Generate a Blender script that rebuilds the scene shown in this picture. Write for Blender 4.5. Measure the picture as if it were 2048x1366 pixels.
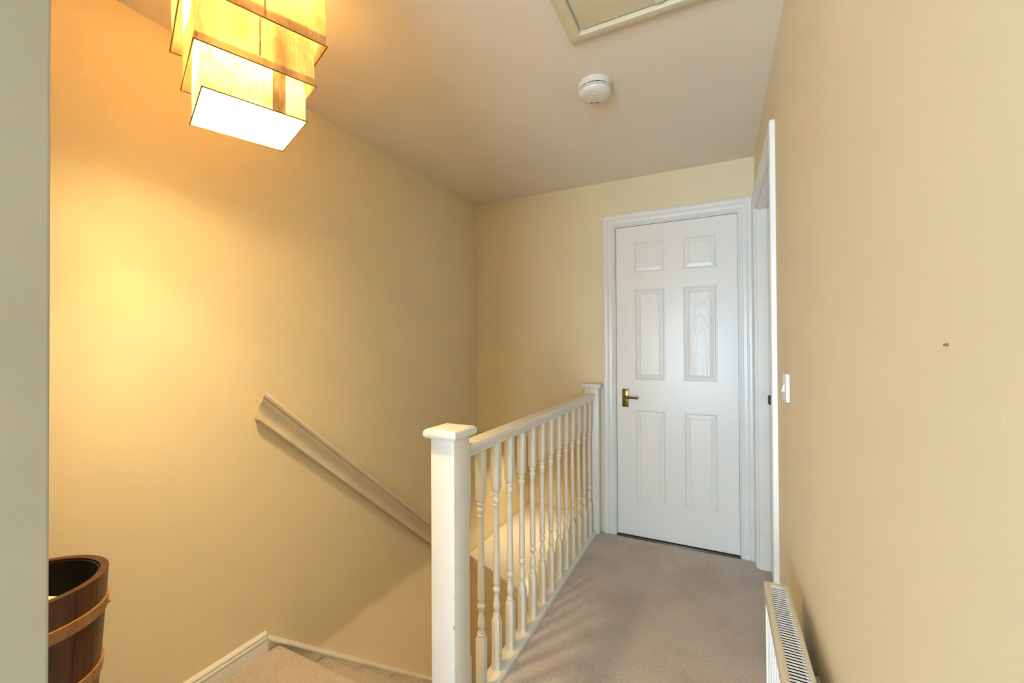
import bpy, bmesh, math, random
from mathutils import Matrix, Vector, noise

random.seed(7)
for o in list(bpy.data.objects):
    bpy.data.objects.remove(o)
S = bpy.context.scene
C = S.collection

# ------------------------------------------------------------------ camera
cam_d = bpy.data.cameras.new('camera')
cam = bpy.data.objects.new('camera', cam_d)
C.objects.link(cam)
S.camera = cam
cam_d.sensor_width = 36.0
cam_d.lens = 14.75
cam_d.clip_start = 0.02
CAM_ROT = Matrix(((0.8971987, 0.0084195, 0.4415469),
                  (0.4415966, -0.0053462, -0.8971978),
                  (-0.0051933, 0.9999503, -0.0085146)))
cam.matrix_world = Matrix.Translation((0, 0, 1.23)) @ CAM_ROT.to_4x4()

# ------------------------------------------------------------------ world, daylight, exposure
W = bpy.data.worlds.new('world')
S.world = W
W.use_nodes = True
W.node_tree.nodes['Background'].inputs[0].default_value = (0.75, 0.85, 1.0, 1)
W.node_tree.nodes['Background'].inputs[1].default_value = 0.4
S.view_settings.view_transform = 'Standard'
S.view_settings.look = 'None'
S.view_settings.gamma = 1.0
S.view_settings.use_curve_mapping = False
S.view_settings.exposure = 1.0

DAY_W = 105.0        # daylight entering the window at the end of the landing behind the camera
PENDANT_W = (6.5, 12.0, 48.0)    # three bulbs in the pendant, lowest first
DOWN_W = 14.0       # downlight over the stair ledge
HALL_W = 7.0        # lamp in the hall below


def area_light(name, loc, rot, sx, sy, power, col):
    d = bpy.data.lights.new(name, 'AREA')
    d.shape = 'RECTANGLE'
    d.size, d.size_y = sx, sy
    d.energy = power
    d.color = col
    o = bpy.data.objects.new(name, d)
    C.objects.link(o)
    o.location = loc
    o.rotation_euler = rot
    return o


def point_light(name, loc, radius, power, col):
    d = bpy.data.lights.new(name, 'POINT')
    d.energy = power
    d.color = col
    d.shadow_soft_size = radius
    o = bpy.data.objects.new(name, d)
    C.objects.link(o)
    o.location = loc
    return o


# daylight outside the landing window (window_1, in wall_near)
area_light('window_daylight', (-0.70, -2.36, 1.00), (math.radians(90), 0, 0), 1.62, 1.54, DAY_W, (0.60, 0.81, 1.0))

# ------------------------------------------------------------------ dimensions of the place (metres)
XL, XR, YB, ZC = -1.657, 0.191, 2.754, 2.30     # left wall, right wall, far wall, ceiling
YN = -2.20                                       # near wall with the window
XP = -0.69                                       # short wall beside the camera
YP = 0.199                                       # where that wall ends
YS = -0.40                                       # room behind the camera opens out before this
XE = -0.80                                       # edge of the landing over the stairwell


# ------------------------------------------------------------------ materials
def new_mat(name):
    m = bpy.data.materials.new(name)
    m.use_nodes = True
    nt = m.node_tree
    return m, nt, nt.nodes['Principled BSDF']


def coords(nt, scale=(1, 1, 1), kind='Object'):
    tc = nt.nodes.new('ShaderNodeTexCoord')
    mp = nt.nodes.new('ShaderNodeMapping')
    mp.inputs['Scale'].default_value = scale
    nt.links.new(tc.outputs[kind], mp.inputs[0])
    return mp.outputs[0]


def world_coords(nt, scale=(1, 1, 1)):
    g = nt.nodes.new('ShaderNodeNewGeometry')
    mp = nt.nodes.new('ShaderNodeMapping')
    mp.inputs['Scale'].default_value = scale
    nt.links.new(g.outputs['Position'], mp.inputs[0])
    return mp.outputs[0]


def noise_tex(nt, vec, scale, detail=3, rough=0.5):
    n = nt.nodes.new('ShaderNodeTexNoise')
    n.inputs['Scale'].default_value = scale
    n.inputs['Detail'].default_value = detail
    n.inputs['Roughness'].default_value = rough
    nt.links.new(vec, n.inputs['Vector'])
    return n.outputs['Fac']


def ramp(nt, fac, stops):
    r = nt.nodes.new('ShaderNodeValToRGB')
    el = r.color_ramp.elements
    while len(el) < len(stops):
        el.new(0.5)
    for e, (p, c) in zip(el, stops):
        e.position = p
        e.color = (*c, 1) if len(c) == 3 else c
    nt.links.new(fac, r.inputs[0])
    return r.outputs[0]


def bump(nt, bsdf, height, strength, dist=0.002, prev=None):
    b = nt.nodes.new('ShaderNodeBump')
    b.inputs['Strength'].default_value = strength
    b.inputs['Distance'].default_value = dist
    nt.links.new(height, b.inputs['Height'])
    if prev is not None:
        nt.links.new(prev, b.inputs['Normal'])
    nt.links.new(b.outputs[0], bsdf.inputs['Normal'])
    return b.outputs[0]


def paint(name, col, rough=0.5, mottle=0.03, mscale=3.0, bscale=220, bstr=0.08, spec=0.5, coat=0.0):
    m, nt, p = new_mat(name)
    v = world_coords(nt)
    f = noise_tex(nt, v, mscale, 4, 0.55)
    c0 = tuple(max(0, x * (1 - mottle)) for x in col)
    c1 = tuple(min(1, x * (1 + mottle)) for x in col)
    nt.links.new(ramp(nt, f, [(0.3, c0), (0.7, c1)]), p.inputs['Base Color'])
    p.inputs['Roughness'].default_value = rough
    p.inputs['Specular IOR Level'].default_value = spec
    p.inputs['Coat Weight'].default_value = coat
    if bstr:
        bump(nt, p, noise_tex(nt, v, bscale, 2), bstr, 0.001)
    return m


M = {}
M['wall'] = paint('cream_emulsion', (0.82, 0.705, 0.475), 0.55, 0.025, 2.2, 260, 0.10, 0.3)
M['ceiling'] = paint('white_ceiling_emulsion', (0.87, 0.785, 0.67), 0.7, 0.02, 1.6, 240, 0.10, 0.2)
M['gloss'] = paint('white_gloss_paint', (0.84, 0.82, 0.78), 0.28, 0.02, 9, 90, 0.05)
M['rail'] = paint('aged_white_satin_paint', (0.83, 0.79, 0.71), 0.35, 0.025, 12, 120, 0.06)
M['wallrail'] = paint('cream_satin_handrail_paint', (0.78, 0.68, 0.51), 0.38, 0.04, 10, 120, 0.06)
M['hatch'] = paint('aged_cream_gloss', (0.74, 0.66, 0.47), 0.4, 0.03, 14, 120, 0.06)
M['hatch_panel'] = paint('cream_hatch_board', (0.82, 0.73, 0.54), 0.5, 0.02, 6, 120, 0.05)
M['plastic'] = paint('white_plastic', (0.86, 0.85, 0.83), 0.3, 0.01, 20, 100, 0.0)
M['alarm'] = paint('aged_white_plastic', (0.80, 0.74, 0.66), 0.4, 0.03, 30, 100, 0.0)
M['radiator'] = paint('radiator_enamel', (0.80, 0.74, 0.63), 0.3, 0.015, 8, 100, 0.0)
M['radiator_white'] = paint('white_radiator_enamel', (0.90, 0.90, 0.88), 0.3, 0.01, 8, 100, 0.0)
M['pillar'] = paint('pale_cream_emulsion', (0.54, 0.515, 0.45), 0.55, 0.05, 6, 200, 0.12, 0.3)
M['dark'] = paint('dark_plastic', (0.03, 0.026, 0.022), 0.6, 0.1, 20, 100, 0.0)
M['gap_shade'] = paint('painted_gap_shade', (0.008, 0.008, 0.009), 0.8, 0.1, 20, 100, 0.0, 0.1)  # near black, paints in the shade inside the radiator
M['paper'] = paint('white_paper', (0.85, 0.82, 0.78), 0.7, 0.03, 20, 100, 0.0)
M['wire'] = paint('brown_fabric_edging', (0.20, 0.11, 0.03), 0.7, 0.1, 30, 100, 0.0)


def brass():
    m, nt, p = new_mat('brass')
    p.inputs['Base Color'].default_value = (0.24, 0.175, 0.05, 1)
    p.inputs['Metallic'].default_value = 1
    p.inputs['Roughness'].default_value = 0.22
    return m


M['brass'] = brass()
m, nt, p = new_mat('tarnished_brass')
p.inputs['Base Color'].default_value = (0.13, 0.10, 0.065, 1)
p.inputs['Metallic'].default_value = 1
p.inputs['Roughness'].default_value = 0.3
M['old_brass'] = m
m, nt, p = new_mat('steel')
p.inputs['Base Color'].default_value = (0.35, 0.34, 0.33, 1)
p.inputs['Metallic'].default_value = 1
p.inputs['Roughness'].default_value = 0.3
M['steel'] = m
m, nt, p = new_mat('dark_metal')
p.inputs['Base Color'].default_value = (0.05, 0.05, 0.05, 1)
p.inputs['Metallic'].default_value = 1
p.inputs['Roughness'].default_value = 0.35
M['dark_metal'] = m


def carpet(name, base):
    m, nt, p = new_mat(name)
    v = world_coords(nt)
    fine = noise_tex(nt, v, 900, 2, 0.7)
    mid = noise_tex(nt, v, 105, 4, 0.72)
    big = noise_tex(nt, v, 3.5, 4, 0.6)
    mix = nt.nodes.new('ShaderNodeMix')
    mix.data_type = 'FLOAT'
    mix.inputs[0].default_value = 0.45
    nt.links.new(fine, mix.inputs[2])
    nt.links.new(mid, mix.inputs[3])
    c = ramp(nt, mix.outputs[0], [(0.36, tuple(x * 0.64 for x in base)), (0.64, tuple(x * 1.22 for x in base))])
    mul = nt.nodes.new('ShaderNodeMix')
    mul.data_type = 'RGBA'
    mul.blend_type = 'MULTIPLY'
    mul.inputs[0].default_value = 1.0
    nt.links.new(c, mul.inputs[6])
    nt.links.new(ramp(nt, big, [(0.30, (0.82, 0.81, 0.81)), (0.56, (1.0, 1.0, 1.0))]), mul.inputs[7])
    nt.links.new(mul.outputs[2], p.inputs['Base Color'])
    p.inputs['Roughness'].default_value = 0.95
    p.inputs['Specular IOR Level'].default_value = 0.1
    p.inputs['Sheen Weight'].default_value = 0.25
    p.inputs['Sheen Roughness'].default_value = 0.6
    nb = bump(nt, p, mid, 0.35, 0.004)
    bump(nt, p, fine, 0.7, 0.003, nb)
    return m


M['carpet'] = carpet('taupe_carpet', (0.70, 0.60, 0.515))


def door_paint(name, strength, dist, rings):
    """white gloss over embossed timber grain"""
    m, nt, p = new_mat(name)
    p.inputs['Base Color'].default_value = (0.86, 0.845, 0.81, 1)
    p.inputs['Roughness'].default_value = 0.30
    v = world_coords(nt, (1, 1, 0.10 if not rings else 0.16))
    if rings:
        w = nt.nodes.new('ShaderNodeTexWave')
        w.wave_type = 'RINGS'
        w.rings_direction = 'SPHERICAL'
        mp = nt.nodes.new('ShaderNodeMapping')
        mp.inputs['Location'].default_value = (0.096, -2.73, -0.155)
        g = nt.nodes.new('ShaderNodeNewGeometry')
        mp.inputs['Scale'].default_value = (1, 1, 0.155)
        nt.links.new(g.outputs['Position'], mp.inputs[0])
        nt.links.new(mp.outputs[0], w.inputs['Vector'])
        w.inputs['Scale'].default_value = 26
        w.inputs['Distortion'].default_value = 5.0
        w.inputs['Detail'].default_value = 3
        w.inputs['Detail Scale'].default_value = 2.2
        h = w.outputs['Fac']
    else:
        h = noise_tex(nt, v, 170, 3, 0.6)
    bump(nt, p, h, strength, dist)
    return m


M['door'] = door_paint('white_door_paint', 0.22, 0.001, False)
M['door_grain'] = door_paint('white_door_paint_cathedral_grain', 0.55, 0.0012, True)


def wood(name, dark, light, rough=0.4):
    m, nt, p = new_mat(name)
    v = coords(nt, (1, 1, 0.16))
    n1 = noise_tex(nt, v, 26, 5, 0.62)
    n2 = noise_tex(nt, coords(nt, (1, 1, 0.05)), 120, 3, 0.6)
    mix = nt.nodes.new('ShaderNodeMix')
    mix.data_type = 'FLOAT'
    mix.inputs[0].default_value = 0.4
    nt.links.new(n1, mix.inputs[2])
    nt.links.new(n2, mix.inputs[3])
    nt.links.new(ramp(nt, mix.outputs[0], [(0.33, dark), (0.66, light)]), p.inputs['Base Color'])
    p.inputs['Roughness'].default_value = rough
    bump(nt, p, n2, 0.15, 0.001)
    return m


M['barrel'] = wood('dark_oak', (0.028, 0.0065, 0.0018), (0.105, 0.031, 0.007), 0.35)
M['hoop'] = wood('pale_oak_hoop', (0.22, 0.10, 0.028), (0.42, 0.22, 0.075), 0.45)
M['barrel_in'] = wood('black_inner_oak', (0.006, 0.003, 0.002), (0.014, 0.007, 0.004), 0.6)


def newel_paint():
    m = paint('chipped_white_satin_paint', (0.85, 0.82, 0.765), 0.33, 0.02, 10, 120, 0.06)
    nt = m.node_tree
    p = nt.nodes['Principled BSDF']
    src = p.inputs['Base Color'].links[0].from_socket
    g = nt.nodes.new('ShaderNodeNewGeometry')
    n = noise_tex(nt, world_coords(nt, (1, 1, 0.35)), 85, 3, 0.6)
    # chips sit on the worn arris facing the landing
    d = nt.nodes.new('ShaderNodeVectorMath')
    d.operation = 'DISTANCE'
    sub = nt.nodes.new('ShaderNodeVectorMath')
    sub.operation = 'MULTIPLY'
    sub.inputs[1].default_value = (1, 1, 0)
    nt.links.new(g.outputs['Position'], sub.inputs[0])
    nt.links.new(sub.outputs[0], d.inputs[0])
    d.inputs[1].default_value = (-0.713, 1.051, 0)
    edge = nt.nodes.new('ShaderNodeMath')
    edge.operation = 'LESS_THAN'
    edge.inputs[1].default_value = 0.0065
    nt.links.new(d.outputs['Value'], edge.inputs[0])
    chip = nt.nodes.new('ShaderNodeMath')
    chip.operation = 'GREATER_THAN'
    chip.inputs[1].default_value = 0.66
    nt.links.new(n, chip.inputs[0])
    mul = nt.nodes.new('ShaderNodeMath')
    mul.operation = 'MULTIPLY'
    nt.links.new(edge.outputs[0], mul.inputs[0])
    nt.links.new(chip.outputs[0], mul.inputs[1])
    mx = nt.nodes.new('ShaderNodeMix')
    mx.data_type = 'RGBA'
    nt.links.new(mul.outputs[0], mx.inputs[0])
    nt.links.new(src, mx.inputs[6])
    mx.inputs[7].default_value = (0.22, 0.17, 0.12, 1)
    nt.links.new(mx.outputs[2], p.inputs['Base Color'])
    return m


M['newel'] = newel_paint()


def fabric(name, c_lo, c_hi, fac):
    m = bpy.data.materials.new(name)
    m.use_nodes = True
    nt = m.node_tree
    nt.nodes.remove(nt.nodes['Principled BSDF'])
    out = nt.nodes['Material Output']
    d = nt.nodes.new('ShaderNodeBsdfDiffuse')
    t = nt.nodes.new('ShaderNodeBsdfTranslucent')
    mx = nt.nodes.new('ShaderNodeMixShader')
    mx.inputs[0].default_value = fac
    v = coords(nt, (1, 1, 0.25))
    weave = noise_tex(nt, v, 120, 4, 0.7)
    blot = noise_tex(nt, coords(nt), 16, 3, 0.5)
    a = nt.nodes.new('ShaderNodeMath')
    a.operation = 'MULTIPLY'
    nt.links.new(weave, a.inputs[0])
    nt.links.new(blot, a.inputs[1])
    c = ramp(nt, a.outputs[0], [(0.12, (0.62, 0.50, 0.32)), (0.34, (0.90, 0.82, 0.66))])
    nt.links.new(c, d.inputs[0])
    nt.links.new(ramp(nt, a.outputs[0], [(0.10, c_lo), (0.34, c_hi)]), t.inputs[0])
    nt.links.new(d.outputs[0], mx.inputs[1])
    nt.links.new(t.outputs[0], mx.inputs[2])
    nt.links.new(mx.outputs[0], out.inputs[0])
    return m


M['fabric'] = fabric('cream_linen_shade', (0.44, 0.335, 0.17), (0.76, 0.64, 0.42), 0.60)
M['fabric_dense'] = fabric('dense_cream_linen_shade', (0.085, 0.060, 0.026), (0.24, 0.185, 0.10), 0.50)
m, nt, p = new_mat('bulb_glass')
p.inputs['Base Color'].default_value = (1, 0.9, 0.75, 1)
p.inputs['Emission Color'].default_value = (1, 0.80, 0.50, 1)
p.inputs['Emission Strength'].default_value = 8
M['bulb'] = m
m = bpy.data.materials.new('window_glass')
m.use_nodes = True
nt = m.node_tree
nt.nodes.remove(nt.nodes['Principled BSDF'])
tr = nt.nodes.new('ShaderNodeBsdfTransparent')
gl = nt.nodes.new('ShaderNodeBsdfGlossy')
gl.inputs['Roughness'].default_value = 0.02
fr = nt.nodes.new('ShaderNodeFresnel')
mx = nt.nodes.new('ShaderNodeMixShader')
nt.links.new(fr.outputs[0], mx.inputs[0])
nt.links.new(tr.outputs[0], mx.inputs[1])
nt.links.new(gl.outputs[0], mx.inputs[2])
nt.links.new(mx.outputs[0], nt.nodes['Material Output'].inputs[0])
M['glass'] = m


# ------------------------------------------------------------------ builders
ORG = {}


def thing(name, label, cat, loc, group=None):
    o = bpy.data.objects.new(name, None)
    o.empty_display_size = 0.1
    C.objects.link(o)
    o.location = loc
    if label:
        o['label'] = label
    if cat:
        o['category'] = cat
    if group:
        o['group'] = group
    ORG[o.name] = Vector(loc)
    return o


def tag(o, label, cat, group=None):
    o['label'] = label
    o['category'] = cat
    if group:
        o['group'] = group
    return o


def structure(o, label=None, cat=None):
    o['kind'] = 'structure'
    if label:
        o['label'] = label
    if cat:
        o['category'] = cat
    return o


def finish(name, bm, mat, parent=None, smooth=None):
    bmesh.ops.recalc_face_normals(bm, faces=bm.faces[:])
    if parent is not None:
        org = ORG[parent.name]
    else:
        xs = [v.co for v in bm.verts]
        lo = Vector((min(v.x for v in xs), min(v.y for v in xs), min(v.z for v in xs)))
        hi = Vector((max(v.x for v in xs), max(v.y for v in xs), max(v.z for v in xs)))
        org = Vector(((lo.x + hi.x) / 2, (lo.y + hi.y) / 2, lo.z))
    bmesh.ops.translate(bm, verts=bm.verts[:], vec=-org)
    me = bpy.data.meshes.new(name)
    bm.to_mesh(me)
    bm.free()
    me.materials.append(M[mat])
    if smooth:
        me.polygons.foreach_set('use_smooth', [True] * len(me.polygons))
        me.set_sharp_from_angle(angle=math.radians(smooth))
    o = bpy.data.objects.new(name, me)
    C.objects.link(o)
    if parent is not None:
        o.parent = parent
    else:
        o.location = org
    ORG[o.name] = org
    return o


def add_box(bm, x0, x1, y0, y1, z0, z1, bevel=0, seg=2):
    b = bmesh.new()
    bmesh.ops.create_cube(b, size=1)
    for v in b.verts:
        v.co = Vector(((x0 + x1) / 2 + v.co.x * (x1 - x0), (y0 + y1) / 2 + v.co.y * (y1 - y0),
                       (z0 + z1) / 2 + v.co.z * (z1 - z0)))
    if bevel:
        bmesh.ops.bevel(b, geom=b.edges[:] + b.verts[:], offset=bevel, segments=seg, profile=0.5, affect='EDGES')
    merge(bm, b)


def merge(bm, b):
    me = bpy.data.meshes.new('tmp')
    b.to_mesh(me)
    b.free()
    bm.from_mesh(me)
    bpy.data.meshes.remove(me)


def box(name, x0, x1, y0, y1, z0, z1, mat, parent=None, bevel=0, seg=2):
    bm = bmesh.new()
    add_box(bm, x0, x1, y0, y1, z0, z1, bevel, seg)
    return finish(name, bm, mat, parent, 35 if bevel else None)


def add_sweep(bm, prof, frames):
    """prof: list of (a,b); frames: list of (origin, avec, bvec); closed section, capped ends"""
    rings = []
    for o, a, b in frames:
        o, a, b = Vector(o), Vector(a), Vector(b)
        rings.append([bm.verts.new(o + a * p + b * q) for p, q in prof])
    n = len(prof)
    for r0, r1 in zip(rings, rings[1:]):
        for i in range(n):
            bm.faces.new((r0[i], r0[(i + 1) % n], r1[(i + 1) % n], r1[i]))
    bm.faces.new(rings[0])
    bm.faces.new(rings[-1][::-1])


def sweep(name, prof, frames, mat, parent=None, smooth=35):
    bm = bmesh.new()
    add_sweep(bm, prof, frames)
    return finish(name, bm, mat, parent, smooth)


def add_lathe(bm, prof, cx, cy, seg=20, cap=True):
    """prof: (r,z) from bottom to top about a vertical axis"""
    rings = []
    for r, z in prof:
        rings.append([bm.verts.new((cx + r * math.cos(2 * math.pi * k / seg), cy + r * math.sin(2 * math.pi * k / seg), z))
                      for k in range(seg)])
    for r0, r1 in zip(rings, rings[1:]):
        for i in range(seg):
            bm.faces.new((r0[i], r0[(i + 1) % seg], r1[(i + 1) % seg], r1[i]))
    if cap:
        bm.faces.new(rings[0][::-1])
        bm.faces.new(rings[-1])


def lathe(name, prof, cx, cy, mat, parent=None, seg=20, smooth=40, cap=True):
    bm = bmesh.new()
    add_lathe(bm, prof, cx, cy, seg, cap)
    return finish(name, bm, mat, parent, smooth)


def add_tube(bm, pts, r, seg=10):
    rings = []
    pts = [Vector(p) for p in pts]
    for i, p_ in enumerate(pts):
        d = (pts[min(i + 1, len(pts) - 1)] - pts[max(i - 1, 0)]).normalized()
        up = Vector((0, 0, 1)) if abs(d.z) < 0.9 else Vector((1, 0, 0))
        a = d.cross(up).normalized()
        b = d.cross(a).normalized()
        rr = r[i] if isinstance(r, (list, tuple)) else r
        rings.append([bm.verts.new(p_ + (a * math.cos(2 * math.pi * k / seg) + b * math.sin(2 * math.pi * k / seg)) * rr)
                      for k in range(seg)])
    for r0, r1 in zip(rings, rings[1:]):
        for i in range(seg):
            bm.faces.new((r0[i], r0[(i + 1) % seg], r1[(i + 1) % seg], r1[i]))
    bm.faces.new(rings[0][::-1])
    bm.faces.new(rings[-1])


def tube(name, pts, r, mat, parent=None, seg=10):
    bm = bmesh.new()
    add_tube(bm, pts, r, seg)
    return finish(name, bm, mat, parent, 50)


# ------------------------------------------------------------------ the setting: shell
T = 0.10
ZL = -2.60          # floor of the hall below
# landing floor: corridor + head of the stairs, one carpeted slab
bm = bmesh.new()
poly = [(XE + 0.005, 1.05), (XE + 0.005, YB), (XR, YB), (XR, YN), (XL, YN), (XL, 1.05)]
vt = [bm.verts.new((x, y, 0)) for x, y in poly]
vb = [bm.verts.new((x, y, -0.25)) for x, y in poly]
bm.faces.new(vt[::-1])
bm.faces.new(vb)
for i in range(len(poly)):
    j = (i + 1) % len(poly)
    bm.faces.new((vt[i], vt[j], vb[j], vb[i]))
add_box(bm, XR, XR + T, 1.868, 2.672, -0.25, 0)
structure(finish('floor', bm, 'carpet'), 'taupe carpet over the landing floor', 'floor')
structure(box('ceiling', XL - T, XR + T, YN - T, YB + T, ZC, ZC + 0.1, 'ceiling'), 'off white painted ceiling', 'ceiling')
structure(box('wall_left', XL - T, XL, YN - T, 3.85, ZL, ZC, 'wall'), 'cream wall along the stairs', 'wall')
# far wall: full height beside the door, hanging above the stair recess on the left
bm = bmesh.new()
ZR = 0.575
DX0, DX1, DZ = -0.612, 0.113, 2.003      # structural door opening
add_box(bm, XL, XE, YB, YB + T, ZR, ZC)
add_box(bm, XE, DX0, YB, YB + T, -0.25, ZC)
add_box(bm, DX0, DX1, YB, YB + T, DZ, ZC)
add_box(bm, DX1, XR + T, YB, YB + T, -0.25, ZC)
structure(finish('wall_far', bm, 'wall'), 'cream far wall around the panelled door', 'wall')
# right wall with the side doorway
SY0, SY1, SZ = 1.868, 2.672, 2.000
bm = bmesh.new()
add_box(bm, XR, XR + T, YN, SY0, -0.25, ZC)
add_box(bm, XR, XR + T, SY0, SY1, SZ, ZC)
add_box(bm, XR, XR + T, SY1, YB, -0.25, ZC)
structure(finish('wall_right', bm, 'wall'), 'cream wall on the radiator side', 'wall')
# short wall beside the camera
bm = bmesh.new()
b = bmesh.new()
bmesh.ops.create_cube(b, size=1)
for v in b.verts:
    v.co = Vector((XP - T / 2 + v.co.x * T, (YS + YP) / 2 + v.co.y * (YP - YS), (0 + ZC) / 2 + v.co.z * ZC))
ed = [e for e in b.edges if abs(e.verts[0].co.x - e.verts[1].co.x) < 1e-6 and abs(e.verts[0].co.y - e.verts[1].co.y) < 1e-6
      and e.verts[0].co.y > 0]
bmesh.ops.bevel(b, geom=ed, offset=0.004, segments=4, profile=0.5, affect='EDGES')
merge(bm, b)
structure(finish('wall_partition', bm, 'pillar', None, 35), 'pale end of the partition wall', 'wall')
structure(box('wall_stairhead', XL, XP, YS - T, YS, 0, ZC, 'wall'), 'cream wall at the head of the stairs', 'wall')
# near wall with the landing window
WX0, WX1, WZ0, WZ1 = -1.50, 0.10, 0.25, 1.75
bm = bmesh.new()
add_box(bm, XL, WX0, YN - T, YN, -0.25, ZC)
add_box(bm, WX1, XR + T, YN - T, YN, -0.25, ZC)
add_box(bm, WX0, WX1, YN - T, YN, -0.25, WZ0)
add_box(bm, WX0, WX1, YN - T, YN, WZ1, ZC)
structure(finish('wall_near', bm, 'wall'), 'cream wall around the landing window', 'wall')
win = structure(thing('window_1', 'white framed landing window', 'window', (-0.70, YN - 0.05, WZ0)))
for x0, x1, z0, z1 in ((WX0, WX0 + .05, WZ0, WZ1), (WX1 - .05, WX1, WZ0, WZ1), (WX0 + .05, WX1 - .05, WZ0, WZ0 + .05),
                       (WX0 + .05, WX1 - .05, WZ1 - .05, WZ1), (-0.715, -0.685, WZ0 + .05, WZ1 - .05)):
    box('window_frame', x0, x1, YN - .08, YN - .03, z0, z1, 'gloss', win, 0.004)
for x0, x1 in ((WX0 + .05, -0.715), (-0.685, WX1 - .05)):
    box('pane', x0, x1, YN - .058, YN - .054, WZ0 + .05, WZ1 - .05, 'glass', win)

# stairwell: recess under the far room, hall below
structure(box('wall_recess', XL, XR + T, 3.75, 3.85, ZL, ZR + .1, 'wall'), 'cream wall at the back of the stair recess', 'wall')
structure(box('ceiling_recess', XL, XE, YB + T, 3.75, ZR, ZR + .1, 'ceiling'), 'soffit of the stair recess', 'ceiling')
structure(box('wall_recess_side', XE, XE + .1, YB + T, 3.75, -0.25, ZR, 'wall'), 'cream side of the stair recess', 'wall')
structure(box('ceiling_lower', XE + .1, XR + T, YB + T, 3.75, -0.25, -0.15, 'ceiling'), 'ceiling of the hall below', 'ceiling')
structure(box('floor_lower', XL, XR + T, -0.6, 3.75, ZL - .1, ZL, 'carpet'), 'carpet of the hall below', 'floor')
structure(box('wall_lower_right', XR, XR + T, -0.6, 3.75, ZL, -0.25, 'wall'), 'cream wall of the hall below', 'wall')
structure(box('wall_lower_near', XL, XR + T, -0.7, -0.6, ZL, -0.25, 'wall'), 'cream end wall of the hall below', 'wall')
structure(box('wall_under_landing', XL, XE, 0.95, 1.04, ZL, -0.25, 'wall'), 'cream wall below the stair head', 'wall')

# ledge over the lower stairs
led = structure(thing('wall_bulkhead', 'boxed bulkhead in the stairwell with a white painted ledge top', 'bulkhead', (-1.35, 3.0, ZL)))
pl = [(XL, 2.63), (-1.04, 2.337), (-1.165, 3.75), (XL, 3.75)]


def prism_xy(name, poly, z0, z1, mat, parent, bevel=0):
    bm = bmesh.new()
    a = [bm.verts.new((x, y, z0)) for x, y in poly]
    t = [bm.verts.new((x, y, z1)) for x, y in poly]
    bm.faces.new(a[::-1])
    bm.faces.new(t)
    for i in range(len(poly)):
        j = (i + 1) % len(poly)
        bm.faces.new((a[i], a[j], t[j], t[i]))
    if bevel:
        bmesh.ops.bevel(bm, geom=bm.edges[:], offset=bevel, segments=2, profile=0.5, affect='EDGES')
    return finish(name, bm, mat, parent, 35 if bevel else None)


prism_xy('casing', [(XL, 2.65), (-1.052, 2.365), (-1.172, 3.75), (XL, 3.75)], ZL, -0.322, 'wall', led)
prism_xy('ledge_top', pl, -0.322, -0.30, 'gloss', led, 0.004)
sweep('fascia', [(0, 0), (0.010, 0), (0.010, 0.05), (0.004, 0.06), (0, 0.06)],
      [((XL, 2.648, -0.385), (-.43, -.90, 0), (0, 0, 1)), ((-1.054, 2.364, -0.385), (-.43, -.90, 0), (0, 0, 1))], 'wall', led)

# downlight in the soffit of the recess, shining on the ledge
dl = thing('downlight', 'small round downlight in the recess soffit above the ledge', 'downlight', (-1.36, 3.12, ZR))
lathe('rim', [(0.030, ZR - 0.006), (0.042, ZR - 0.004), (0.043, ZR - 0.0002)], -1.36, 3.12, 'steel', dl, 24)
lathe('bulb', [(0.027, ZR - 0.0075), (0.028, ZR - 0.006)], -1.36, 3.12, 'bulb', dl, 20)
sd = bpy.data.lights.new('downlight_beam', 'SPOT')
sd.energy, sd.color, sd.spot_size, sd.spot_blend, sd.shadow_soft_size = DOWN_W, (1.0, 0.76, 0.42), math.radians(105), 0.8, 0.025
so = bpy.data.objects.new('downlight_beam', sd)
C.objects.link(so)
so.location = (-1.36, 3.12, ZR - 0.012)

# ------------------------------------------------------------------ staircase
st = thing('staircase', 'tan carpeted stairs going down along the cream wall', 'staircase', ((XL + XE) / 2, 1.6, -1.4))
RISE, GO, Y0 = 0.20, 0.2275, 1.145
for i in range(0, 6):
    yn, z = Y0 + GO * i, -RISE * i
    back = 1.05 if i == 0 else Y0 + GO * (i - 1) - 0.028
    prof = [(back, z), (yn - 0.02, z)]
    for k in range(1, 7):
        a = math.pi / 2 - k * math.pi / 6
        prof.append((yn - 0.02 + 0.02 * math.cos(a), z - 0.02 + 0.02 * math.sin(a)))
    prof += [(yn - 0.028, z - 0.045), (yn - 0.028, z - RISE), (yn - 0.045, z - RISE), (yn - 0.045, z - 0.045), (back, z - 0.045)]
    sweep('step', prof, [((XL + (0.0185 if i == 0 else 0.0135), 0, 0), (0, 1, 0), (0, 0, 1)), ((XE - 0.005, 0, 0), (0, 1, 0), (0, 0, 1))], 'carpet', st, 40)
# wall string with moulded top edge
SL = 0.868


def ypt(y, dz):
    return (y, 0.068 - SL * (y - 1.09) + dz)


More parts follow.
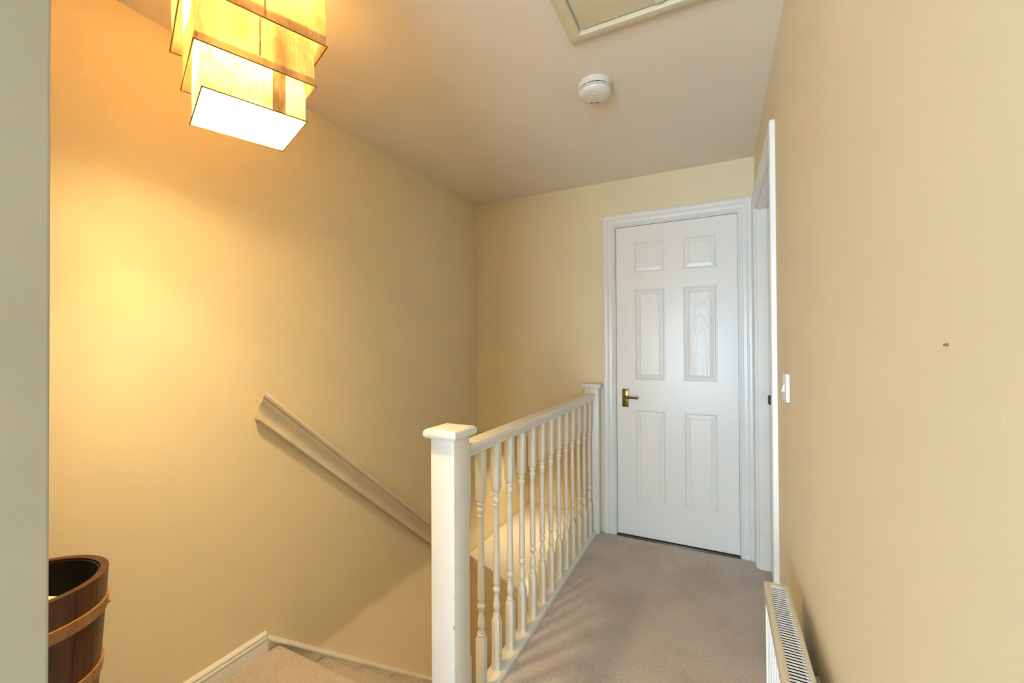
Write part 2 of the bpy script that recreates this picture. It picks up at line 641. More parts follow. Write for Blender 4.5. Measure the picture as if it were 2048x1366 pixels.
tr3 = structure(thing('trim_3', 'moulded stair string sloping down the left wall', 'stair string', (XL, 1.09, -0.25)))
for nm, pr, mt in (('string_board', [(0, 0), (0.013, 0), (0.013, 0.262), (0, 0.262)], 'wallrail'),
                   ('string_bead', [(0, 0.262), (0.020, 0.262), (0.0235, 0.265), (0.0235, 0.271), (0.020, 0.276), (0.014, 0.279), (0.010, 0.285),
                                    (0, 0.287)], 'gloss')):
    sweep(nm, pr, [((XL, ya, 0.068 - SL * (ya - 1.09) - 0.287), (1, 0, 0), (0, 0, 1)) for ya in (1.0905, 2.61)], mt, tr3, 30)
bm = bmesh.new()
add_sweep(bm, [(0, 0), (0.03, 0), (0.03, 0.25), (0, 0.25)],
          [((XE - 0.002, ya, -0.16 - SL * (ya - 1.16) - 0.287), (1, 0, 0), (0, 0, 1)) for ya in (1.16, 2.30)])
finish('outer_string', bm, 'gloss', st)

# skirting on the left wall up to the stairs
SK = [(0, 0), (0.018, 0), (0.018, 0.044), (0.0125, 0.046), (0.0125, 0.049), (0.018, 0.0505), (0.018, 0.058), (0.0105, 0.060),
      (0.0105, 0.063), (0.0145, 0.065), (0.013, 0.071), (0.006, 0.078), (0, 0.078)]
structure(sweep('baseboard_left', SK, [((XL, YS, 0), (1, 0, 0), (0, 0, 1)), ((XL, 1.09, 0), (1, 0, 0), (0, 0, 1))], 'gloss',
                None, 30), 'cream moulded skirting board at the stair head', 'skirting')
structure(sweep('baseboard_right', SK, [((XR, YN, 0), (-1, 0, 0), (0, 0, 1)), ((XR, 1.795, 0), (-1, 0, 0), (0, 0, 1))], 'gloss',
                None, 30), 'white skirting board behind the radiator', 'skirting')

# ------------------------------------------------------------------ wall handrail
d = Vector((0, 1, -0.870)).normalized()
nrm = Vector((0, 0.870, 1)).normalized()
HR = [(0, -0.040), (0.022, -0.046), (0.028, -0.042), (0.028, -0.036), (0.018, -0.033), (0.019, -0.018), (0.024, -0.004),
      (0.032, 0.008), (0.042, 0.017), (0.045, 0.024), (0.042, 0.0255), (0.042, 0.0275), (0.050, 0.030), (0.054, 0.038), (0.052, 0.046), (0.045, 0.050),
      (0.038, 0.047), (0.033, 0.032), (0.024, 0.020), (0.012, 0.016), (0, 0.016)]
p0 = Vector((XL, 1.050, 0.996))
hrt = sweep('wall_handrail', HR, [(p0, (1, 0, 0), nrm - d * 0.75), (p0 + d * 2.0, (1, 0, 0), nrm)], 'wallrail', None, 28)
tag(hrt, 'cream moulded handrail fixed to the wall, sloping down with the stairs', 'handrail')

# ------------------------------------------------------------------ balustrade
XB = -0.752
bal = thing('balustrade', 'white painted balustrade with turned balusters between two square newel posts', 'balustrade', (XB, 1.9, 0))


def newel(x0, x1, y0, y1, mat, half):
    post = box('newel_post', x0, x1, y0, y1, 0.0, 0.945, mat, bal, 0.002)
    bm = bmesh.new()
    ov = 0.017
    yb = y1 if half else y1 + ov
    b = bmesh.new()
    bmesh.ops.create_cube(b, size=1)
    X0, X1, Ya, Yb, Z0, Z1 = x0 - ov, x1 + ov, y0 - ov, yb, 0.945, 0.975
    for v in b.verts:
        v.co = Vector(((X0 + X1) / 2 + v.co.x * (X1 - X0), (Ya + Yb) / 2 + v.co.y * (Yb - Ya), (Z0 + Z1) / 2 + v.co.z * (Z1 - Z0)))
    ed = [e for e in b.edges if abs(e.verts[0].co.z - e.verts[1].co.z) < 1e-6]
    bmesh.ops.bevel(b, geom=ed, offset=0.0125, segments=5, profile=0.5, affect='EDGES')
    merge(bm, b)
    ORG[post.name] = ORG[bal.name]
    finish('newel_cap', bm, mat, post, 35)


newel(-0.797, -0.712, 1.050, 1.137, 'newel', False)
newel(-0.795, -0.702, 2.690, YB, 'rail', True)
# handrail profile (x across, z up)
HP = [(-0.020, 0), (0.020, 0), (0.024, 0.003), (0.024, 0.012), (0.028, 0.016), (0.028, 0.020), (0.032, 0.024), (0.032, 0.034),
      (0.028, 0.041), (0.022, 0.0445), (-0.022, 0.0445), (-0.028, 0.041), (-0.032, 0.034), (-0.032, 0.024), (-0.028, 0.020),
      (-0.028, 0.016), (-0.024, 0.012), (-0.024, 0.003)]
sweep('handrail', HP, [((XB, 1.1375, 0.866), (1, 0, 0), (0, 0, 1)), ((XB, 2.690, 0.866), (1, 0, 0), (0, 0, 1))], 'rail', bal, 28)
BR = [(-0.031, 0), (0.034, 0), (0.034, 0.016), (0.026, 0.026), (-0.026, 0.026), (-0.031, 0.016)]
sweep('base_rail', BR, [((XB, 1.1375, 0), (1, 0, 0), (0, 0, 1)), ((XB, 2.690, 0), (1, 0, 0), (0, 0, 1))], 'rail', bal, 30)


def chamf(w, c):
    return [(-w, -w + c), (-w + c, -w), (w - c, -w), (w, -w + c), (w, w - c), (w - c, w), (-w + c, w), (-w, w - c)]


bm = bmesh.new()
w, c = 0.0162, 0.0045
sec = chamf(w, c)
sm = chamf(0.0125, 0.0050)


def rings_to(bm, levels):
    rs = [[bm.verts.new((x, y, z)) for x, y in s] for s, z in levels]
    for r0, r1 in zip(rs, rs[1:]):
        for i in range(8):
            bm.faces.new((r0[i], r0[(i + 1) % 8], r1[(i + 1) % 8], r1[i]))
    bm.faces.new(rs[0][::-1])
    bm.faces.new(rs[-1])


rings_to(bm, [(sec, 0.026), (sec, 0.206), (sm, 0.216)])
rings_to(bm, [(sm, 0.686), (sec, 0.696), (sec, 0.866)])
TP = [(0.0110, 0.210), (0.0128, 0.214), (0.0144, 0.219), (0.0132, 0.225), (0.0098, 0.228), (0.0098, 0.229), (0.0114, 0.231), (0.0114, 0.233),
      (0.0094, 0.236), (0.0108, 0.243), (0.0136, 0.252), (0.0140, 0.258), (0.0124, 0.270), (0.0100, 0.284), (0.0082, 0.297), (0.0082, 0.300),
      (0.0102, 0.302), (0.0102, 0.304), (0.0086, 0.306), (0.0122, 0.311), (0.0144, 0.318), (0.0134, 0.325), (0.0098, 0.330), (0.0096, 0.336),
      (0.0124, 0.341), (0.0128, 0.350), (0.0124, 0.40), (0.0116, 0.50), (0.0106, 0.60), (0.0100, 0.630), (0.0118, 0.633), (0.0118, 0.636),
      (0.0096, 0.638), (0.0118, 0.644), (0.0144, 0.653), (0.0132, 0.661), (0.0092, 0.667), (0.0090, 0.670), (0.0132, 0.6715), (0.0146, 0.676),
      (0.0134, 0.6805), (0.0102, 0.682), (0.0102, 0.684), (0.0128, 0.686), (0.0128, 0.690)]
add_lathe(bm, TP, 0, 0, 16)
proto = None
for i in range(14):
    y = 1.1595 + 0.1135 * i if i else 1.171
    if proto is None:
        bmesh.ops.translate(bm, verts=bm.verts[:], vec=ORG[bal.name])
        proto = finish('baluster', bm, 'rail', bal, 32)
        o = proto
    else:
        o = proto.copy()
        C.objects.link(o)
        o.parent = bal
    o.location = Vector((XB, y, 0)) - ORG[bal.name]


# ------------------------------------------------------------------ architraves (mitred, moulded)
# profile: u from the opening edge outwards, t proud of the wall
AW = 0.070
AP = [(0, 0), (0, 0.010), (0.003, 0.013), (0.008, 0.013), (0.011, 0.0095), (0.016, 0.0095), (0.019, 0.013), (0.030, 0.0155),
      (0.036, 0.0155), (0.039, 0.012), (0.043, 0.012), (0.046, 0.0165), (0.056, 0.0185), (0.064, 0.0185), (0.069, 0.0160),
      (AW, 0.013), (AW, 0)]
AP = [(u * 1.085, t) for u, t in AP]


def frame_piece(bm, prof, p0, p1, out0, out1, face):
    """mitred length from p0 to p1; out0/out1 are the across vectors (mitre) at each end"""
    add_sweep(bm, prof, [(p0, out0, face), (p1, out1, face)])


trim1 = structure(thing('trim_1', 'white moulded architrave around the panelled door', 'architrave', (-0.2475, YB, 0)))
ax0, ax1, az = -0.604, 0.108, 1.997
F = (0, -1, 0)
for nm, a in (('architrave_side', ((ax0, YB, 0), (ax0, YB, az), (-1, 0, 0), (-1, 0, 1))),
              ('architrave_side', ((ax1, YB, 0), (ax1, YB, az), (1, 0, 0), (1, 0, 1))),
              ('architrave_head', ((ax0, YB, az), (ax1, YB, az), (-1, 0, 1), (1, 0, 1)))):
    bm = bmesh.new()
    frame_piece(bm, AP, a[0], a[1], a[2], a[3], F)
    finish(nm, bm, 'gloss', trim1, 25)
bm = bmesh.new()
for x0, x1, z0, z1 in ((DX0, -0.5995, 0, DZ), (0.1045, DX1, 0, DZ), (-0.5995, 0.1045, 1.9905, DZ)):
    add_box(bm, x0, x1, YB + 0.0005, YB + T, z0, z1)
finish('door_lining', bm, 'gloss', trim1)
# second layer of frame seen outside the architrave on the right-hand side doorway
trim2 = structure(thing('trim_2', 'white moulded architrave around the side doorway', 'architrave', (XR, 2.27, 0)))
sy0, sy1, sz = 1.872, 2.664, 1.975
F = (-1, 0, 0)
for nm, a in (('architrave_side', ((XR, sy0, 0), (XR, sy0, sz), (0, -1, 0), (0, -1, 1))),
              ('architrave_side', ((XR, sy1, 0), (XR, sy1, sz), (0, 1, 0), (0, 1, 1))),
              ('architrave_head', ((XR, sy0, sz), (XR, sy1, sz), (0, -1, 1), (0, 1, 1)))):
    bm = bmesh.new()
    frame_piece(bm, AP, a[0], a[1], a[2], a[3], F)
    finish(nm, bm, 'gloss', trim2, 25)
bm = bmesh.new()
for y0, y1, z0, z1 in ((SY0, 1.882, 0, SZ), (2.655, SY1, 0, SZ), (1.882, 2.655, 1.966, SZ)):
    add_box(bm, XR + .0005, XR + T, y0, y1, z0, z1)
finish('door_lining', bm, 'gloss', trim2)


# ------------------------------------------------------------------ panelled doors
def panel_rings(bm, u0, u1, w0, w1, P, field_only=False, no_field=False):
    """raised and fielded panel. P(u, w, depth) -> point; depth > 0 goes into the door"""
    lv = [(0.0, 0.0), (0.003, -0.0012), (0.007, -0.0012), (0.011, 0.0040), (0.014, 0.0075), (0.017, 0.0075), (0.036, 0.0035), (0.038, 0.0010)]
    rs = []
    for ins, dp in lv:
        rs.append([bm.verts.new(P(u, w_, dp)) for u, w_ in ((u0 + ins, w0 + ins), (u1 - ins, w0 + ins), (u1 - ins, w1 - ins), (u0 + ins, w1 - ins))])
    if not field_only:
        for r0, r1 in zip(rs, rs[1:]):
            for i in range(4):
                bm.faces.new((r0[i], r0[(i + 1) % 4], r1[(i + 1) % 4], r1[i]))
    if not no_field:
        bm.faces.new(rs[-1])


UC = [(-0.482, -0.297), (-0.193, -0.005)]
WC = [(0.228, 0.815), (1.002, 1.582), (1.684, 1.882)]


def door_leaf(parent, P, u0, u1, w0, w1, ucols, wrows, thick, grain=None):
    bm = bmesh.new()
    us = sorted([u0, u1] + [x for c_ in ucols for x in c_])
    ws = sorted([w0, w1] + [x for c_ in wrows for x in c_])
    g = {(i, j): bm.verts.new(P(u, w_, 0)) for i, u in enumerate(us) for j, w_ in enumerate(ws)}
    for i in range(len(us) - 1):
        for j in range(len(ws) - 1):
            if (us[i], us[i + 1]) in ucols and (ws[j], ws[j + 1]) in wrows:
                continue
            bm.faces.new((g[i, j], g[i + 1, j], g[i + 1, j + 1], g[i, j + 1]))
    # edges and back
    bk = [bm.verts.new(P(u, w_, thick)) for u, w_ in ((u0, w0), (u1, w0), (u1, w1), (u0, w1))]
    n, mm = len(us) - 1, len(ws) - 1
    loops = [[g[i, 0] for i in range(n + 1)], [g[n, j] for j in range(mm + 1)], [g[i, mm] for i in range(n, -1, -1)],
             [g[0, j] for j in range(mm, -1, -1)]]
    for k, lp in enumerate(loops):
        bm.faces.new(lp + [bk[(k + 1) % 4], bk[k]])
    bm.faces.new(bk[::-1])
    finish('door_leaf', bm, 'door', parent)
    for uc in ucols:
        for wc in wrows:
            bm = bmesh.new()
            sp = grain == (uc, wc)
            panel_rings(bm, uc[0], uc[1], wc[0], wc[1], P, no_field=sp)
            pn = finish('door_panel', bm, 'door', parent)
            if sp:
                bm = bmesh.new()
                panel_rings(bm, uc[0], uc[1], wc[0], wc[1], P, field_only=True)
                for v in [v for v in bm.verts if not v.link_faces]:
                    bm.verts.remove(v)
                ORG[pn.name] = ORG[parent.name]
                finish('panel_field', bm, 'door_grain', pn)


YD = YB + 0.004
d1 = structure(thing('door_1', 'white six panel door with brass lever handle at the end of the landing', 'door', (-0.2475, YD, 0)))
door_leaf(d1, lambda u, w_, dp: (u, YD + dp, w_), -0.5965, 0.1015, 0.010, 1.9875, UC, WC, 0.035, (UC[1], WC[1]))
# brass lever handle on a back plate
pl_ = box('handle_plate', -0.562, -0.523, YD - 0.0065, YD - 0.0002, 0.828, 0.944, 'brass', d1, 0.0025)
ORG[pl_.name] = ORG[d1.name]
lev = tube('lever', [(-0.543, YD - 0.006, 0.893), (-0.543, YD - 0.030, 0.893), (-0.541, YD - 0.040, 0.893), (-0.530, YD - 0.045, 0.8925),
                     (-0.500, YD - 0.045, 0.892), (-0.475, YD - 0.045, 0.892), (-0.466, YD - 0.045, 0.892), (-0.455, YD - 0.044, 0.892)],
           [0.0085, 0.0085, 0.009, 0.009, 0.0075, 0.0070, 0.0085, 0.0060], 'brass', pl_, 12)
for sx in (-0.5565, -0.5285):
    for szz in (0.834, 0.938):
        lathe_b = bmesh.new()
        add_tube(lathe_b, [(sx, YD - 0.0066, szz), (sx, YD - 0.0078, szz)], 0.0035, 10)
        finish('screw', lathe_b, 'dark', pl_, 40)
box('threshold', DX0 + .013, DX1 - .009, YB - 0.020, YB + 0.0400, 0.0005, 0.006, 'old_brass', trim1, 0.002)

# side door, closed, set back in its lining
XD = XR + 0.052
d2 = structure(thing('door_2', 'white door in the side doorway', 'door', (XD, 2.27, 0)))
door_leaf(d2, lambda u, w_, dp: (XD + dp, u, w_), 1.885, 2.652, 0.010, 1.963,
          [(2.010, 2.215), (2.325, 2.530)], [(0.228, 0.815), (1.002, 1.582), (1.684, 1.862)], 0.035)
bm = bmesh.new()
add_tube(bm, [(XD - 0.0002, 2.602, 0.932), (XD - 0.006, 2.602, 0.932), (XD - 0.009, 2.602, 0.932)], [0.026, 0.026, 0.020], 20)
finish('lock_rose', bm, 'dark_metal', d2, 35)

# ------------------------------------------------------------------ radiator on the right wall
RX0, RX1, RY0, RY1, RZ0, RZ1 = 0.104, 0.158, 0.33, 1.305, 0.13, 0.598
rad = thing('radiator', 'white panel radiator with slatted top grille on the right wall', 'radiator', ((RX0 + RX1) / 2, (RY0 + RY1) / 2, RZ0))
# front panel: vertical flutes
prof = []
yy = RY0 + 0.012
n = 26
pitch = (RY1 - RY0 - 0.024) / n
fl = []
for k in range(n):
    a = RY0 + 0.012 + k * pitch
    fl += [(a, 0.0), (a + pitch * 0.32, 0.0), (a + pitch * 0.46, 0.006), (a + pitch * 0.86, 0.006)]
fl.append((RY1 - 0.012, 0.0))
bm = bmesh.new()
lo = [bm.verts.new((RX0 + 0.004 + dx, y, RZ0)) for y, dx in fl]
hi = [bm.verts.new((RX0 + 0.004 + dx, y, RZ1 - 0.030)) for y, dx in fl]
bl = [bm.verts.new((RX0 + 0.016, y, RZ0)) for y, dx in (fl[0], fl[-1])]
bh = [bm.verts.new((RX0 + 0.016, y, RZ1 - 0.030)) for y, dx in (fl[0], fl[-1])]
for i in range(len(fl) - 1):
    bm.faces.new((lo[i], lo[i + 1], hi[i + 1], hi[i]))
bm.faces.new((bl[0], bl[1], bh[1], bh[0]))
bm.faces.new((lo[0], hi[0], bh[0], bl[0]))
bm.faces.new((lo[-1], bl[1], bh[1], hi[-1]))
bm.faces.new(hi + bh[::-1])
bm.faces.new(lo[::-1] + bl)
finish('front_panel', bm, 'radiator_white', rad)
box('back_panel', RX1 - 0.008, RX1 - 0.001, RY0 + 0.012, RY1 - 0.012, RZ0, RZ1 - 0.025, 'radiator_white', rad)
box('gap_shade_block', RX0 + 0.018, RX1 - 0.010, RY0 + 0.02, RY1 - 0.02, RZ0 + 0.02, RZ1 - 0.022, 'gap_shade', rad)  # solid block in place of fins, blackened as shade between the slats
for y0, y1 in ((RY0, RY0 + 0.010), (RY1 - 0.010, RY1)):
    box('side_panel', RX0 + 0.002, RX1, y0, y1, RZ0, RZ1 - 0.003, 'radiator', rad, 0.002)
# top grille: rim with a rolled front edge, then single slats
GI0, GI1, GY0, GY1 = RX0 + 0.0115, RX1 - 0.0085, RY0 + 0.022, RY1 - 0.020
for x0, x1, y0, y1 in ((RX0, GI0, RY0, RY1), (GI1, RX1 + 0.001, RY0, RY1), (GI0, GI1, RY0, GY0), (GI0, GI1, GY1, RY1)):
    box('grille_rim', x0, x1, y0, y1, RZ1 - 0.006, RZ1, 'radiator', rad, 0.0012)
box('front_lip', RX0 - 0.0015, RX0 + 0.004, RY0, RY1, RZ1 - 0.030, RZ1 - 0.004, 'radiator', rad, 0.0015)
ns = 100
sp = (GY1 - GY0) / ns
slat0 = None
for k in range(ns):
    yc = GY0 + sp * (k + 0.5)
    if slat0 is None:
        slat0 = box('slat', GI0 - 0.001, GI1 + 0.001, yc - 0.0020, yc + 0.0020, RZ1 - 0.0020, RZ1 - 0.0008, 'radiator_white', rad)
        base_y = yc
    else:
        o = slat0.copy()
        C.objects.link(o)
        o.parent = rad
        o.location = (0, yc - base_y, 0)
for y in (RY0 + 0.2, RY1 - 0.2):
    box('bracket', RX1 - 0.002, XR, y - 0.02, y + 0.02, 0.30, 0.50, 'radiator', rad)
for y in (RY0 + 0.03, RY1 - 0.03):
    tube('pipe', [(RX0 + 0.027, y, RZ0 + 0.03), (RX0 + 0.027, y, 0.0)], 0.0075, 'radiator', rad)

# ------------------------------------------------------------------ light switch
sw = thing('light_switch', 'white rocker light switch on the right wall by the side doorway', 'light switch', (XR, 1.545, 1.052))
box('switch_plate', XR - 0.0095, XR, 1.502, 1.588, 1.052, 1.138, 'plastic', sw, 0.0025)
bm = bmesh.new()
add_sweep(bm, [(0, -0.011), (0.0075, -0.011), (0.0015, 0.011), (0, 0.011)],
          [((XR - 0.0093, 1.540, 1.093), (-1, 0, 0), (0, 0, 1)), ((XR - 0.0093, 1.550, 1.093), (-1, 0, 0), (0, 0, 1))])
finish('rocker', bm, 'plastic', sw)

# a small nail mark on the right wall
bm = bmesh.new()
add_tube(bm, [(XR, 0.528, 1.228), (XR - 0.003, 0.528, 1.228)], [0.0016, 0.0010], 8)
tag(finish('wall_nail', bm, 'wire'), 'tiny bare nail stuck in the right wall above the radiator', 'nail')

# ------------------------------------------------------------------ smoke alarm
AX, AY = -0.447, 1.690
al = thing('smoke_alarm', 'round white smoke alarm on the ceiling beside the loft hatch', 'smoke alarm', (AX, AY, ZC))
lathe('base', [(0.064, 2.277), (0.067, 2.280), (0.068, 2.298), (0.066, 2.2998)], AX, AY, 'alarm', al, 40)
lathe('vent_ring', [(0.0595, 2.262), (0.0595, 2.2775)], AX, AY, 'dark', al, 40)
lathe('vent_band', [(0.064, 2.2665), (0.0655, 2.268), (0.0655, 2.2705), (0.064, 2.272)], AX, AY, 'alarm', al, 40)
for k in range(14):
    a = 2 * math.pi * k / 14
    bm = bmesh.new()
    add_box(bm, 0.058, 0.0650, -0.0012, 0.0012, 2.2610, 2.2785)
    bmesh.ops.rotate(bm, verts=bm.verts[:], cent=(0, 0, 0), matrix=Matrix.Rotation(a, 3, 'Z'))
    bmesh.ops.translate(bm, verts=bm.verts[:], vec=(AX, AY, 0))
    finish('vent_rib', bm, 'alarm', al)
cov = lathe('cover', [(0.010, 2.2430), (0.040, 2.2440), (0.055, 2.2480), (0.063, 2.2540), (0.0655, 2.2620), (0.064, 2.2645)], AX, AY, 'alarm', al, 40)
ORG[cov.name] = ORG[al.name]


def on_cover(u, v, ang=math.radians(20)):
    return (AX + u * math.cos(ang) - v * math.sin(ang), AY + u * math.sin(ang) + v * math.cos(ang))


def small_box(name, u, v, du, dv, z0, z1, mat, bevel=0):
    bm = bmesh.new()
    add_box(bm, u - du, u + du, v - dv, v + dv, z0, z1, bevel)
    bmesh.ops.rotate(bm, verts=bm.verts[:], cent=(0, 0, 0), matrix=Matrix.Rotation(math.radians(22), 3, 'Z'))
    bmesh.ops.translate(bm, verts=bm.verts[:], vec=(AX, AY, 0))
    return finish(name, bm, mat, cov, 35 if bevel else None)


small_box('test_button', -0.004, -0.014, 0.009, 0.016, 2.2412, 2.2460, 'alarm', 0.0012)
small_box('sounder_slot', 0.014, 0.036, 0.009, 0.0028, 2.2436, 2.2475, 'dark')
small_box('sounder_slot', -0.010, 0.032, 0.0036, 0.0016, 2.2432, 2.2470, 'dark')
small_box('sounder_slot', -0.008, 0.040, 0.0036, 0.0016, 2.2436, 2.2475, 'dark')

# ------------------------------------------------------------------ loft hatch
HX0, HX1, HY0, HY1 = -0.458, 0.110, 0.860, 1.418
ha = thing('loft_hatch', 'cream framed loft hatch in the ceiling', 'loft hatch', ((HX0 + HX1) / 2, (HY0 + HY1) / 2, ZC))
FP = [(0, 0), (0, 0.016), (0.004, 0.020), (0.020, 0.020), (0.038, 0.017), (0.044, 0.013), (0.046, 0)]
ix0, ix1, iy0, iy1 = HX0 + .046, HX1 - .046, HY0 + .046, HY1 - .046
D = (0, 0, -1)
for p0_, p1_, o0, o1 in (((ix0, iy0, ZC), (ix0, iy1, ZC), (-1, -1, 0), (-1, 1, 0)), ((ix1, iy0, ZC), (ix1, iy1, ZC), (1, -1, 0), (1, 1, 0)),
                         ((ix0, iy0, ZC), (ix1, iy0, ZC), (-1, -1, 0), (1, -1, 0)), ((ix0, iy1, ZC), (ix1, iy1, ZC), (-1, 1, 0), (1, 1, 0))):
    bm = bmesh.new()
    frame_piece(bm, FP, p0_, p1_, o0, o1, D)
    finish('hatch_frame', bm, 'hatch', ha, 30)
box('hatch_panel', ix0 + 0.006, ix1 - 0.003, iy0 + 0.003, iy1 - 0.006, ZC - 0.009, ZC - 0.0005, 'hatch_panel', ha, 0.0015)
lt = box('catch', -0.168, -0.142, iy1 - 0.034, iy1 - 0.007, ZC - 0.0130, ZC - 0.009, 'hatch_panel', ha, 0.002)

# ------------------------------------------------------------------ pendant lamp of three nested square shades
PX, PY = -1.205, 0.742
ROT = math.radians(-20.7)
pen = thing('pendant_lamp', 'lit pendant lamp of three nested square cream fabric shades', 'pendant lamp', (PX, PY, ZC))


def rot_place(bm):
    bmesh.ops.rotate(bm, verts=bm.verts[:], cent=(0, 0, 0), matrix=Matrix.Rotation(ROT, 3, 'Z'))
    bmesh.ops.translate(bm, verts=bm.verts[:], vec=(PX, PY, 0))


def shade(half, z0, z1, seed, hem, cloth='fabric'):
    """open square fabric sleeve with slightly slack, creased sides and rounded corners"""
    bm = bmesh.new()
    r = 0.008
    ring = []
    for cxs, cys, a0 in ((1, 1, 0), (-1, 1, 90), (-1, -1, 180), (1, -1, 270)):
        for k in range(4):
            a = math.radians(a0 + k * 30)
            ring.append((cxs * (half - r) + r * math.cos(a), cys * (half - r) + r * math.sin(a)))
    pts = []
    for i in range(len(ring)):
        p_, q = Vector(ring[i]), Vector(ring[(i + 1) % len(ring)])
        L = (q - p_).length
        m_ = max(1, int(L / 0.012))
        for k in range(m_):
            pts.append(p_.lerp(q, k / m_))
    nz = 16
    rows = []
    for j in range(nz + 1):
        t = j / nz
        z = z0 + (z1 - z0) * t
        row = []
        for p_ in pts:
            nx = noise.noise(Vector((p_.x * 11 + seed * 7, p_.y * 11, z * 16)))
            slack = math.sin(math.pi * t) ** 0.7
            off = slack * (-0.0045 + 0.0055 * nx)
            dirv = Vector((p_.x, p_.y)).normalized()
            row.append(bm.verts.new((p_.x + dirv.x * off, p_.y + dirv.y * off, z)))
        rows.append(row)
    N = len(pts)
    for r0, r1 in zip(rows, rows[1:]):
        for i in range(N):
            bm.faces.new((r0[i], r0[(i + 1) % N], r1[(i + 1) % N], r1[i]))
    rot_place(bm)
    s = finish('shade', bm, cloth, pen, 60)
    ORG[s.name] = ORG[pen.name]
    # bound edge at the bottom and top
    for zz in (z0, z1):
        bm = bmesh.new()
        hh = half + 0.0006
        P4 = [(-hh, -hh), (hh, -hh), (hh, hh), (-hh, hh)]
        for i in range(4):
            a, b_ = P4[i], P4[(i + 1) % 4]
            add_tube(bm, [(*a, zz), (*b_, zz)], 0.0016, 6)
        rot_place(bm)
        finish('bound_edge', bm, 'wire', s, 50)
    # turned-in hem: a second layer of cloth inside the bottom edge
    bm = bmesh.new()
    hi_ = half - 0.0022
    P4 = [(-hi_, -hi_), (hi_, -hi_), (hi_, hi_), (-hi_, hi_)]
    lo_ = [bm.verts.new((*q, z0 + 0.001)) for q in P4]
    up_ = [bm.verts.new((*q, z0 + hem)) for q in P4]
    for i in range(4):
        bm.faces.new((lo_[i], lo_[(i + 1) % 4], up_[(i + 1) % 4], up_[i]))
    rot_place(bm)
    finish('hem', bm, cloth, s)
    return s


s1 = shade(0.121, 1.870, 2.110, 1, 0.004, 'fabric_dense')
s2 = shade(0.140, 1.970, 2.250, 2, 0.022)
s3 = shade(0.163, 2.083, 2.280, 3, 0.030)
# overlapping seam strips on the side facing the landing
for s, half, y0, z0, z1, w_ in ((s1, 0.121, 0.034, 1.871, 2.109, 0.032), (s2, 0.140, -0.002, 1.993, 2.249, 0.004), (s3, 0.163, 0.004, 2.084, 2.269, 0.005)):
    bm = bmesh.new()
    add_box(bm, half + 0.0004, half + 0.0012, y0, y0 + w_, z0, z1)
    rot_place(bm)
    finish('seam', bm, 'fabric', s)
# frame: ceiling rose, stem, spiders, bulb
lathe('ceiling_rose', [(0.012, 2.262), (0.040, 2.270), (0.050, 2.285), (0.050, 2.2998)], PX, PY, 'plastic', pen, 24)
lathe('stem', [(0.005, 2.185), (0.005, 2.265)], PX, PY, 'steel', pen, 10)
for half, z in ((0.121, 2.108), (0.140, 2.205), (0.163, 2.240)):
    bm = bmesh.new()
    for a, b_ in (((-half, 0, z), (half, 0, z)), ((0, -half, z), (0, half, z))):
        add_tube(bm, [a, b_], 0.0018, 6)
    rot_place(bm)
    finish('spider', bm, 'steel', pen, 50)
for (dx, dy, zb), pw in zip(((0.022, 0.0, 1.966), (-0.011, 0.019, 2.035), (-0.011, -0.019, 2.105)), PENDANT_W):
    lathe('bulb', [(0.004, zb - 0.030), (0.012, zb - 0.027), (0.017, zb - 0.012), (0.017, zb + 0.002), (0.012, zb + 0.02), (0.009, zb + 0.030)],
          PX + dx, PY + dy, 'bulb', pen, 16)
    tube('lamp_holder', [(PX + dx, PY + dy, zb + 0.028), (PX + dx, PY + dy, zb + 0.060), (PX, PY, 2.19)], [0.011, 0.011, 0.004], 'plastic', pen)
    point_light('pendant_light', (PX + dx, PY + dy, zb - 0.005), 0.05, pw, (1.0, 0.72, 0.35))

# lamp of the hall below, under the landing
HLX, HLY, HLZ = 0.02, 1.75, -0.345
hl = thing('hall_lamp', 'round flush lamp on the ceiling of the hall below', 'ceiling lamp', (HLX, HLY, -0.25))
lathe('lamp_base', [(0.06, -0.262), (0.065, -0.2502)], HLX, HLY, 'plastic', hl, 24)
lathe('bulb', [(0.004, -0.325), (0.018, -0.320), (0.028, -0.305), (0.022, -0.285), (0.012, -0.262)], HLX, HLY, 'bulb', hl, 20)
point_light('hall_light', (HLX, HLY, HLZ), 0.03, HALL_W, (1.0, 0.83, 0.58))

# ------------------------------------------------------------------ wooden barrel at the stair head
BX, BY, BH, BRr = -1.440, 0.368, 0.682, 0.147
ba = thing('wooden_barrel', 'tall dark wooden barrel bucket with pale wooden hoops beside the wall', 'barrel', (BX, BY, 0))
TAPER = 0.060
TH = 0.016


def rad_at(z):
    return BRr - TAPER * (BH - z)


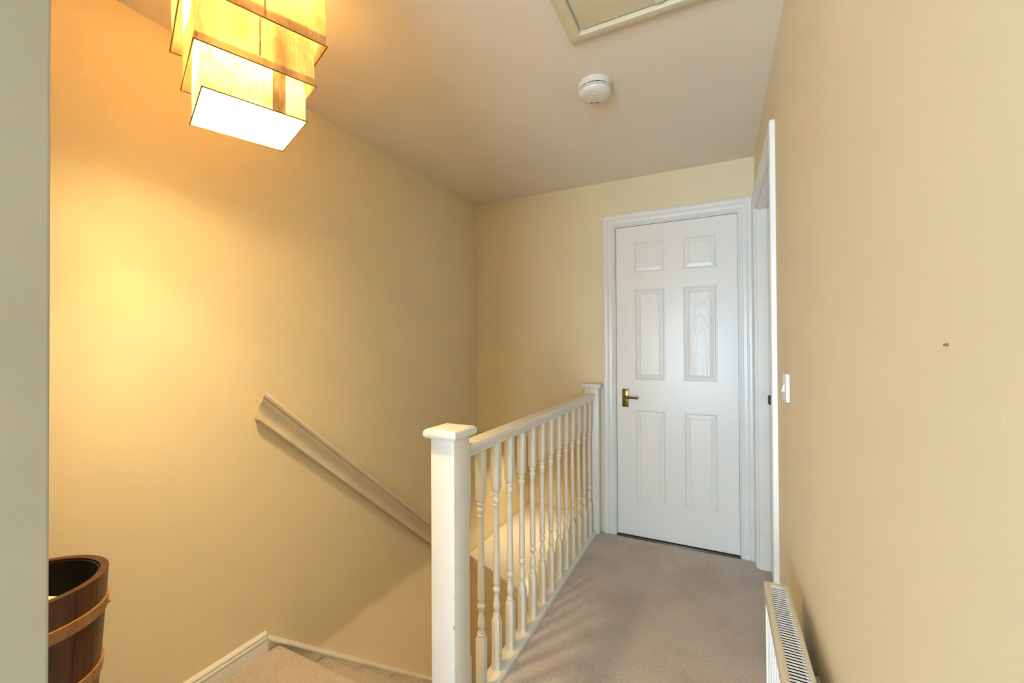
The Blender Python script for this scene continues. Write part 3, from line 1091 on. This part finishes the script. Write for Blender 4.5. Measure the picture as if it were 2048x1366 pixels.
NS = 18
for k in range(NS):
    bm = bmesh.new()
    a0 = 2 * math.pi * (k + 0.01) / NS
    a1 = 2 * math.pi * (k + 0.99) / NS
    cols = [a0 + (a1 - a0) * t for t in (0, 0.33, 0.66, 1)]
    vs = {}
    for zi, z in enumerate((0.0, BH)):
        for ci, a in enumerate(cols):
            for ri, r in enumerate((rad_at(z), rad_at(z) - TH)):
                vs[zi, ci, ri] = bm.verts.new((BX + r * math.cos(a), BY + r * math.sin(a), z))
    for ci in range(3):
        bm.faces.new((vs[0, ci, 0], vs[0, ci + 1, 0], vs[1, ci + 1, 0], vs[1, ci, 0]))
        bm.faces.new((vs[0, ci, 1], vs[1, ci, 1], vs[1, ci + 1, 1], vs[0, ci + 1, 1]))
        for zi in (0, 1):
            bm.faces.new((vs[zi, ci, 0], vs[zi, ci + 1, 0], vs[zi, ci + 1, 1], vs[zi, ci, 1]))
    for ci in (0, 3):
        bm.faces.new((vs[0, ci, 0], vs[1, ci, 0], vs[1, ci, 1], vs[0, ci, 1]))
    finish('stave', bm, 'barrel', ba, 40)
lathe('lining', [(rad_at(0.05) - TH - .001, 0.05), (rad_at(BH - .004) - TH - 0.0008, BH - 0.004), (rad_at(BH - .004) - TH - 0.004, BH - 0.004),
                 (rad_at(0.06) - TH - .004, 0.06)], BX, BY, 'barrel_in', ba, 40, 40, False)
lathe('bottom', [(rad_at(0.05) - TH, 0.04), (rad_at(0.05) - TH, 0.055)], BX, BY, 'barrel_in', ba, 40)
for zt in (BH - 0.066, BH - 0.218, BH - 0.50):
    lathe('hoop', [(rad_at(zt - .030) - 0.001, zt - 0.030), (rad_at(zt - .030) + 0.004, zt - 0.029), (rad_at(zt) + 0.005, zt - 0.001), (rad_at(zt) - 0.001, zt)],
          BX, BY, 'hoop', ba, 48, 40, False)
pg_a = math.atan2(0 - BY, 0 - BX) - math.radians(-75)
tube('hoop_peg', [(BX + (rad_at(BH - .08) + dd) * math.cos(pg_a), BY + (rad_at(BH - .08) + dd) * math.sin(pg_a), BH - 0.084) for dd in (0.0, 0.009)], 0.003, 'hoop', ba)
# folded white paper standing inside
bm = bmesh.new()
add_box(bm, -0.036, 0.036, -0.008, 0.008, 0.0565, 0.612, 0.003)
bmesh.ops.rotate(bm, verts=bm.verts[:], cent=(0, 0, 0), matrix=Matrix.Rotation(math.radians(24), 3, 'Z'))
for v in bm.verts:
    t_ = (0.612 - v.co.z) / 0.555
    v.co.x += -1.490 + 0.040 * t_
    v.co.y += 0.428 - 0.045 * t_
tag(finish('paper_bundle', bm, 'paper', None, 35), 'white folded paper standing inside the dark wooden barrel', 'paper')
